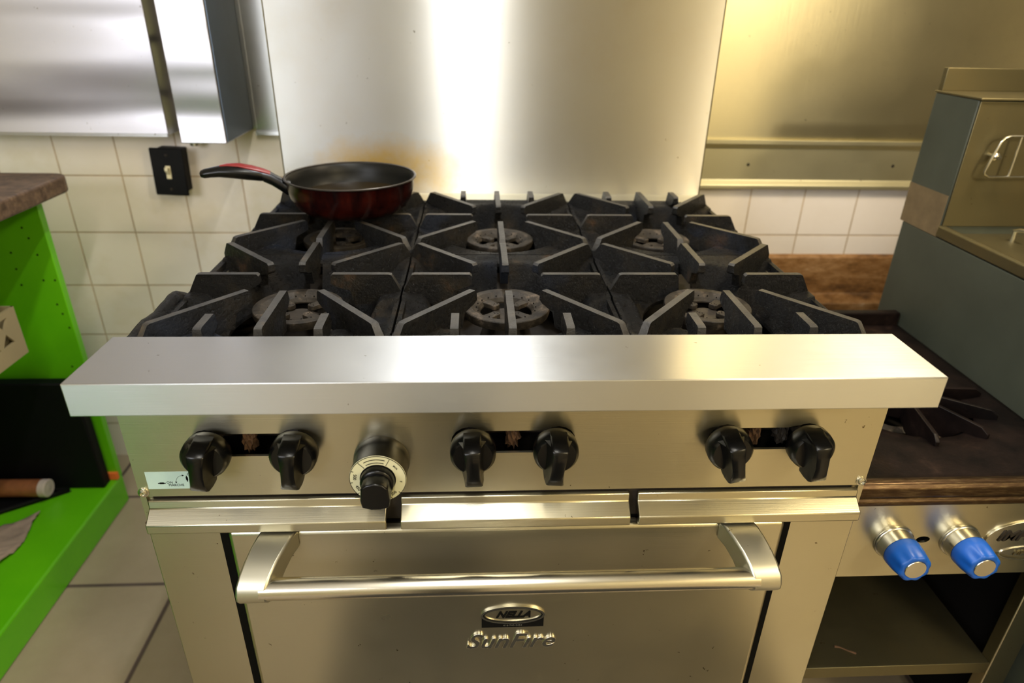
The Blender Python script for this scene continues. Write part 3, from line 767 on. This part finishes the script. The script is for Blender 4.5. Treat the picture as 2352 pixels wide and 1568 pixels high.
for x in (.563, .663):
    m_ = onface(x, SY, .581)
    bm = bmesh.new(); lathe(bm, [(0, 0), (.0285, 0), (.0290, .002), (.0285, .004), (.0265, .005), (.0260, .022), (0, .022)], 40, m_)
    kb = qp('control_knob', bm, M['chrome'], smooth=True, angle=50); kb['label'] = 'blue knob on a polished steel bezel'
    bm = bmesh.new(); n = 64; rings = []
    for r_, h_, amp in ((.0245, .0215, 0), (.0262, .024, 0), (.0258, .036, .0006), (.0245, .046, .0020), (.0232, .053, .0024), (.0215, .0555, .0022), (.0160, .0560, 0), (.0150, .0550, 0)):
        rings.append([bm.verts.new(m_ @ Vector(((r_-amp*(.5+.5*math.cos(8*2*PI*i/n)))*math.cos(2*PI*i/n), (r_-amp*(.5+.5*math.cos(8*2*PI*i/n)))*math.sin(2*PI*i/n), h_))) for i in range(n)])
    for A, Bv in zip(rings, rings[1:]):
        for i in range(n): bm.faces.new((A[i], A[(i+1) % n], Bv[(i+1) % n], Bv[i]))
    sub('knob_grip', bm, M['blue'], kb, smooth=True, angle=70)
    bm = bmesh.new(); lathe(bm, [(.0152, .050), (.0152, .0560), (.0145, .0568), (0, .0568)], 32, m_); sub('knob_cap', bm, M['chrome'], kb, smooth=True)
# badge
bm = bmesh.new()
plate(bm, ellipse(.775, .583, .073, .034), [], SY-.003, SY); nb = qp('name_badge', bm, M['chrome'], bevel=.002); 
bm = text_bm('IMPERIAL', .026, onface(.7725, SY-.0032, .589), .0014, .3, 1.05, .0006); sub('badge_lettering', bm, M['soot'], nb)
bm = bmesh.new(); plate(bm, ellipse(.778, .556, .049, .0135), [ellipse(.778, .556, .0465, .0115)], SY-.0045, SY-.002); sub('badge_ring', bm, M['chrome'], nb, bevel=.0006)
bm = text_bm('MFG INC', .0125, onface(.778, SY-.0036, .5565), .0008, .2, 1.05); sub('badge_small_lettering', bm, M['aged'], nb)

# ------------------------------------------------------------------ deep fryer at the far right
FX = .868
F = thing('deep_fryer', 'tall grey steel deep fryer with stained flue box at the right edge', 'fryer', (1.07, .40, 0))
def fp(name, bm, mat, parent=None, **k):
    o = link(name, bm, mat, parent or F, **k)
    if (parent or F) is F: o.matrix_parent_inverse = Matrix.Translation((-1.07, -.40, 0))
    return o
ZT = .900
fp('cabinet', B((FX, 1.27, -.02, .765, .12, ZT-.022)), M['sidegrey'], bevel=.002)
for x in (FX+.03, 1.24):
    for y in (.02, .73):
        bm = bmesh.new(); lathe(bm, [(0, 0), (.02, 0), (.02, .12), (0, .12)], 16, Matrix.Translation((x, y, 0))); fp('leg', bm, M['aged'], smooth=True)
fp('tank_top', B((FX+.01, 1.26, -.02, .648, ZT-.022, ZT-.014)), M['aged'])
bm = bmesh.new(); prism(bm, [(FX-.001, ZT-.020), (FX-.003, ZT-.018), (FX-.002, ZT), (FX+.002, ZT+.003), (FX+.010, ZT+.002), (FX+.014, ZT-.004), (FX+.014, ZT-.020)], -.022, .650, 1)
prism(bm, [(1.256, ZT-.020), (1.256, ZT), (1.272, ZT+.002), (1.272, ZT-.020)], -.022, .650, 1)
box(bm, FX, 1.27, -.034, -.022, ZT-.03, ZT+.002)
fp('tank_rim', bm, M['aged'], bevel=.0015)
bm = bmesh.new(); prism(bm, [(.640, ZT-.014), (.648, ZT+.012), (.65, 1.132), (.64, 1.136), (.775, 1.136), (.772, ZT-.02), (.65, ZT-.02)], FX, 1.27, 0)
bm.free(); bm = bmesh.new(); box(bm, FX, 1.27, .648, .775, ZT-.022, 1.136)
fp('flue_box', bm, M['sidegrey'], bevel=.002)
bm = bmesh.new(); prism(bm, [(FX+.002, ZT+.002), (1.268, ZT+.002), (1.268, 1.134), (FX+.002, 1.134)], .6445, .648, 1); fp('flue_front_panel', bm, M['aged'], bevel=.001)
fp('flue_stain', B((FX-.0008, FX, .650, .774, ZT-.021, ZT+.060)), plain('rust_brown_stain', (.17, .12, .06), .6, .2, .5, 25))
bm = bmesh.new(); box(bm, FX-.002, 1.272, .640, .778, 1.136, 1.140); box(bm, FX+.004, 1.272, .765, .778, 1.140, 1.182); fp('flue_cap', bm, M['aged'], bevel=.001)
# basket hanger
bm = bmesh.new(); y_ = .625
pts = [(.912, y_, 1.046), (.917, y_, 1.066), (.923, y_, 1.074), (.932, y_, 1.077), (1.12, y_, 1.077), (1.128, y_, 1.07), (1.128, y_, 1.012), (1.12, y_, 1.004), (.915, y_, 1.003), (.905, y_, 1.008), (.9035, y_, 1.013)]
tube(bm, pts, .0024, 10, closed=True)
for x in (.953, 1.02, 1.08): tube(bm, [(x, y_, 1.004), (x, y_, 1.077)], .0022, 8)
fp('basket_hanger', bm, M['chrome'], smooth=True)
for x in (.917, 1.115):
    bm = bmesh.new(); lathe(bm, [(0, 0), (.0035, 0), (.0035, .014), (.0075, .014), (.0075, .020), (.004, .023), (.004, .028), (0, .028)], 12, onface(x, .6445, 1.040)); fp('hanger_bolt', bm, M['chrome'], smooth=True)
bm = bmesh.new(); tube(bm, [(.985, .60, ZT-.014), (.985, .60, ZT+.006), (.987, .59, ZT+.010), (.99, .575, ZT+.012)], [.005, .005, .0045, .0035], 10); fp('thermostat_fitting', bm, M['chrome'], smooth=True)

# ------------------------------------------------------------------ green shelf unit on the left
G = thing('shelf_unit', 'bright green painted open shelf unit with brown stone-look counter top', 'shelf unit', (-1.35, .3, 0))
def gp(name, bm, mat, parent=None, **k):
    o = link(name, bm, mat, parent or G, **k)
    if (parent or G) is G: o.matrix_parent_inverse = Matrix.Translation((1.35, -.3, 0))
    return o
GXR, GYB = -1.03, .965
bm = bmesh.new(); pts = [(-1.75, -1.6), (-.948, -1.6)]
for i in range(7):
    a = i*PI/12; pts.append((-.948-.035+.035*math.cos(a), .965-.035+.035*math.sin(a)))
pts += [(-1.75, .965)]
prism(bm, pts, .884, .921, 2); gp('counter_top', bm, M['laminate'], bevel=.006, seg=3)
gp('plinth', B((-1.70, GXR, -1.55, GYB, 0, .09)), M['green'], bevel=.006)
# end panel with rows of shelf peg holes
holes = []
for x in (-1.075, -1.135): 
    for i in range(9): holes.append((x, .78-i*.038))
bm = bmesh.new(); box(bm, -1.70, GXR, .945, GYB, .09, .884); ep = gp('end_panel', bm, M['green'], bevel=.002)
bm = bmesh.new()
for i, (x, z) in enumerate([(-1.078, .800), (-1.070, .775), (-1.062, .735), (-1.066, .672), (-1.040, .672), (-1.052, .610), (-1.046, .585), (-1.040, .548), (-1.062, .440), (-1.12, .74), (-1.12, .70), (-1.12, .66)]):
    bm = bmesh.new(); lathe(bm, [(0, .0006), (.0025, .0005), (.0025, 0)], 10, onface(x, .945, z)); sub('peg_hole', bm, M['dark'], ep)
gp('end_panel', B((-1.70, GXR, -1.55, -1.53, .09, .884)), M['green'], bevel=.002)
gp('back_panel', B((-1.72, -1.70, -1.55, GYB, 0, .884)), M['green'])
gp('shelf', B((-1.70, -1.19, -1.53, .80, .538, .556)), M['green'], bevel=.002)
gp('divider', B((-1.70, GXR, -.50, -.48, .09, .884)), M['green'], bevel=.002)
gp('corner_joint', B((-1.058, -1.028, .935, .945, .092, .112)), M['orange'])
bb = link('storage_box', B((-1.60, -1.045, .900, .932, .092, .415)), M['black'], bevel=.004)
tag(bb, 'flat black upright box at the back of the green shelf unit', 'box')
cr = thing('plastic_crate', 'beige plastic crate with a triangular lattice in the green shelf unit', 'crate', (-1.215, .63, .5565))
x1, y0, y1, zz = .165, -.30, .17, .112
link('crate_floor', B((-.165, x1, y0, y1, 0, .006)), M['beige'], cr)
def lattice_wall(L):
    bm = bmesh.new()
    outer = [(0, 0), (L, 0), (L, zz), (0, zz)]; hs = []
    n_ = int(L/.05); st_ = (L-.05)/n_
    for i in range(n_):
        a = .025+i*st_
        hs.append([(a+.004, .04), (a+st_-.004, .04), (a+st_/2, .066)]); hs.append([(a, .094), (a, .050), (a+st_/2-.004, .072), (a+.006, .096)]) if False else None
        hs = [h_ for h_ in hs if h_]
        hs.append([(a+.004, .098), (a+st_/2, .074), (a+st_-.004, .098)])
    plate(bm, outer, hs, 0, .005); return bm
for nm, L, mt in (('side_wall', x1*2, Matrix.Translation((-.165, y1-.005, 0))), ('side_wall', x1*2, Matrix.Translation((-.165, y0, 0))),
                  ('side_wall', y1-y0, Matrix.Translation((x1, y0, 0)) @ Matrix.Rotation(PI/2, 4, 'Z')), ('side_wall', y1-y0, Matrix.Translation((-x1+.005, y0, 0)) @ Matrix.Rotation(PI/2, 4, 'Z'))):
    b_ = lattice_wall(L); bmesh.ops.transform(b_, matrix=mt, verts=b_.verts); link(nm, b_, M['beige'], cr)
# tray with roller, and paper
tr = thing('black_tray', 'flat black tray on the floor of the green shelf unit', 'tray', (-1.35, .75, .0905))
tp = [(.225, .138), (-.28, .138), (-.28, -.27), (-.08, -.09), (.10, .055), (.20, .120)]
bm = bmesh.new(); prism(bm, tp, 0, .006, 2); link('tray_base', bm, M['black'], tr, bevel=.002)
bm = bmesh.new(); tube(bm, [(x*.98, y*.98, .010) for x, y in tp], .005, 8, closed=True); link('tray_edge', bm, M['black'], tr, smooth=True)
rl = thing('roller', 'brown roller with a pale round end lying on the black tray', 'roller', (-1.165, .862, .125))
rl.rotation_euler = (0, 0, math.radians(-1))
RX = Matrix.Rotation(-PI/2, 4, 'Y')
bm = bmesh.new(); lathe(bm, [(0, 0), (.022, 0), (.023, .003), (.023, .30), (0, .30)], 32, RX); link('roll', bm, M['pin'], rl, smooth=True)
bm = bmesh.new(); lathe(bm, [(.007, -.002), (.0215, -.002), (.023, .0), (.023, .012), (.0235, .013), (.0235, -.003), (.020, -.005), (.012, -.0035), (.008, -.005), (0, -.004)], 32, RX); link('end_cap', bm, M['capgrey'], rl, smooth=True)
pa = bmesh.new(); random.seed(5); g_ = {}
for i in range(25):
    for j in range(25):
        t_ = i/24; x = -1.145-.36*t_; y = .800-.34*t_-.19*(1-j/24)
        x += .01*math.sin(y*30)
        z = .094+.010*abs(math.sin(x*22+y*9))+.006*random.random()
        g_[i, j] = pa.verts.new((x, y, z))
for i in range(24):
    for j in range(24): pa.faces.new((g_[i, j], g_[i+1, j], g_[i+1, j+1], g_[i, j+1]))
o = link('crumpled_paper', pa, M['paper'], smooth=True, angle=80); sm = o.modifiers.new('s', 'SOLIDIFY'); sm.thickness = .0015; sm.offset = 1
tag(o, 'grey brown crumpled paper on the green shelf floor in front of the tray', 'paper')
# unseen mat, bin and fridge, added to darken reflections in the steel
mt_ = link('added_mat', B((-.36, .60, -1.0, -.12, 0.0005, .012)), plain('black_rubber_mat', (.012, .012, .012), .85, 0, .2, 60), bevel=.004)
tag(mt_, 'black rubber mat, added unseen to darken the oven door reflection', 'mat')
wb = thing('added_bin', 'slim round black bin on the mat, added unseen to darken reflections', 'bin', (-.12, -.86, 0.012))
bm = bmesh.new(); lathe(bm, [(0, 0), (.085, 0), (.10, .72), (.094, .72), (.080, .01), (0, .01)], 40); link('bin_body', bm, M['black'], wb, smooth=True)
bm = bmesh.new(); lathe(bm, [(.094, .720), (.108, .720), (.108, .74), (.094, .74)], 40, closed=True); link('bin_rim', bm, M['black'], wb, smooth=True)
fr = thing('added_fridge', 'tall dark grey fridge, added unseen to darken the wall sheet reflection', 'added_fridge', (1.96, -.65, 0))
dm = plain('dark_grey_enamel', (.03, .032, .03), .5)
link('body', B((-.30, .33, -.40, .40, .05, 2.0)), dm, fr, bevel=.01)
link('door', B((-.345, -.305, -.40, .40, .07, 1.99)), dm, fr, bevel=.008)
bm = bmesh.new(); tube(bm, [(-.345, .33, .95), (-.375, .33, .97), (-.375, .33, 1.33), (-.345, .33, 1.35)], .009, 12); link('handle', bm, M['chrome'], fr, smooth=True)
for y in (-.35, .35):
    for x in (-.25, .28): link('foot', B((x-.02, x+.02, y-.02, y+.02, 0, .05)), M['black'], fr)
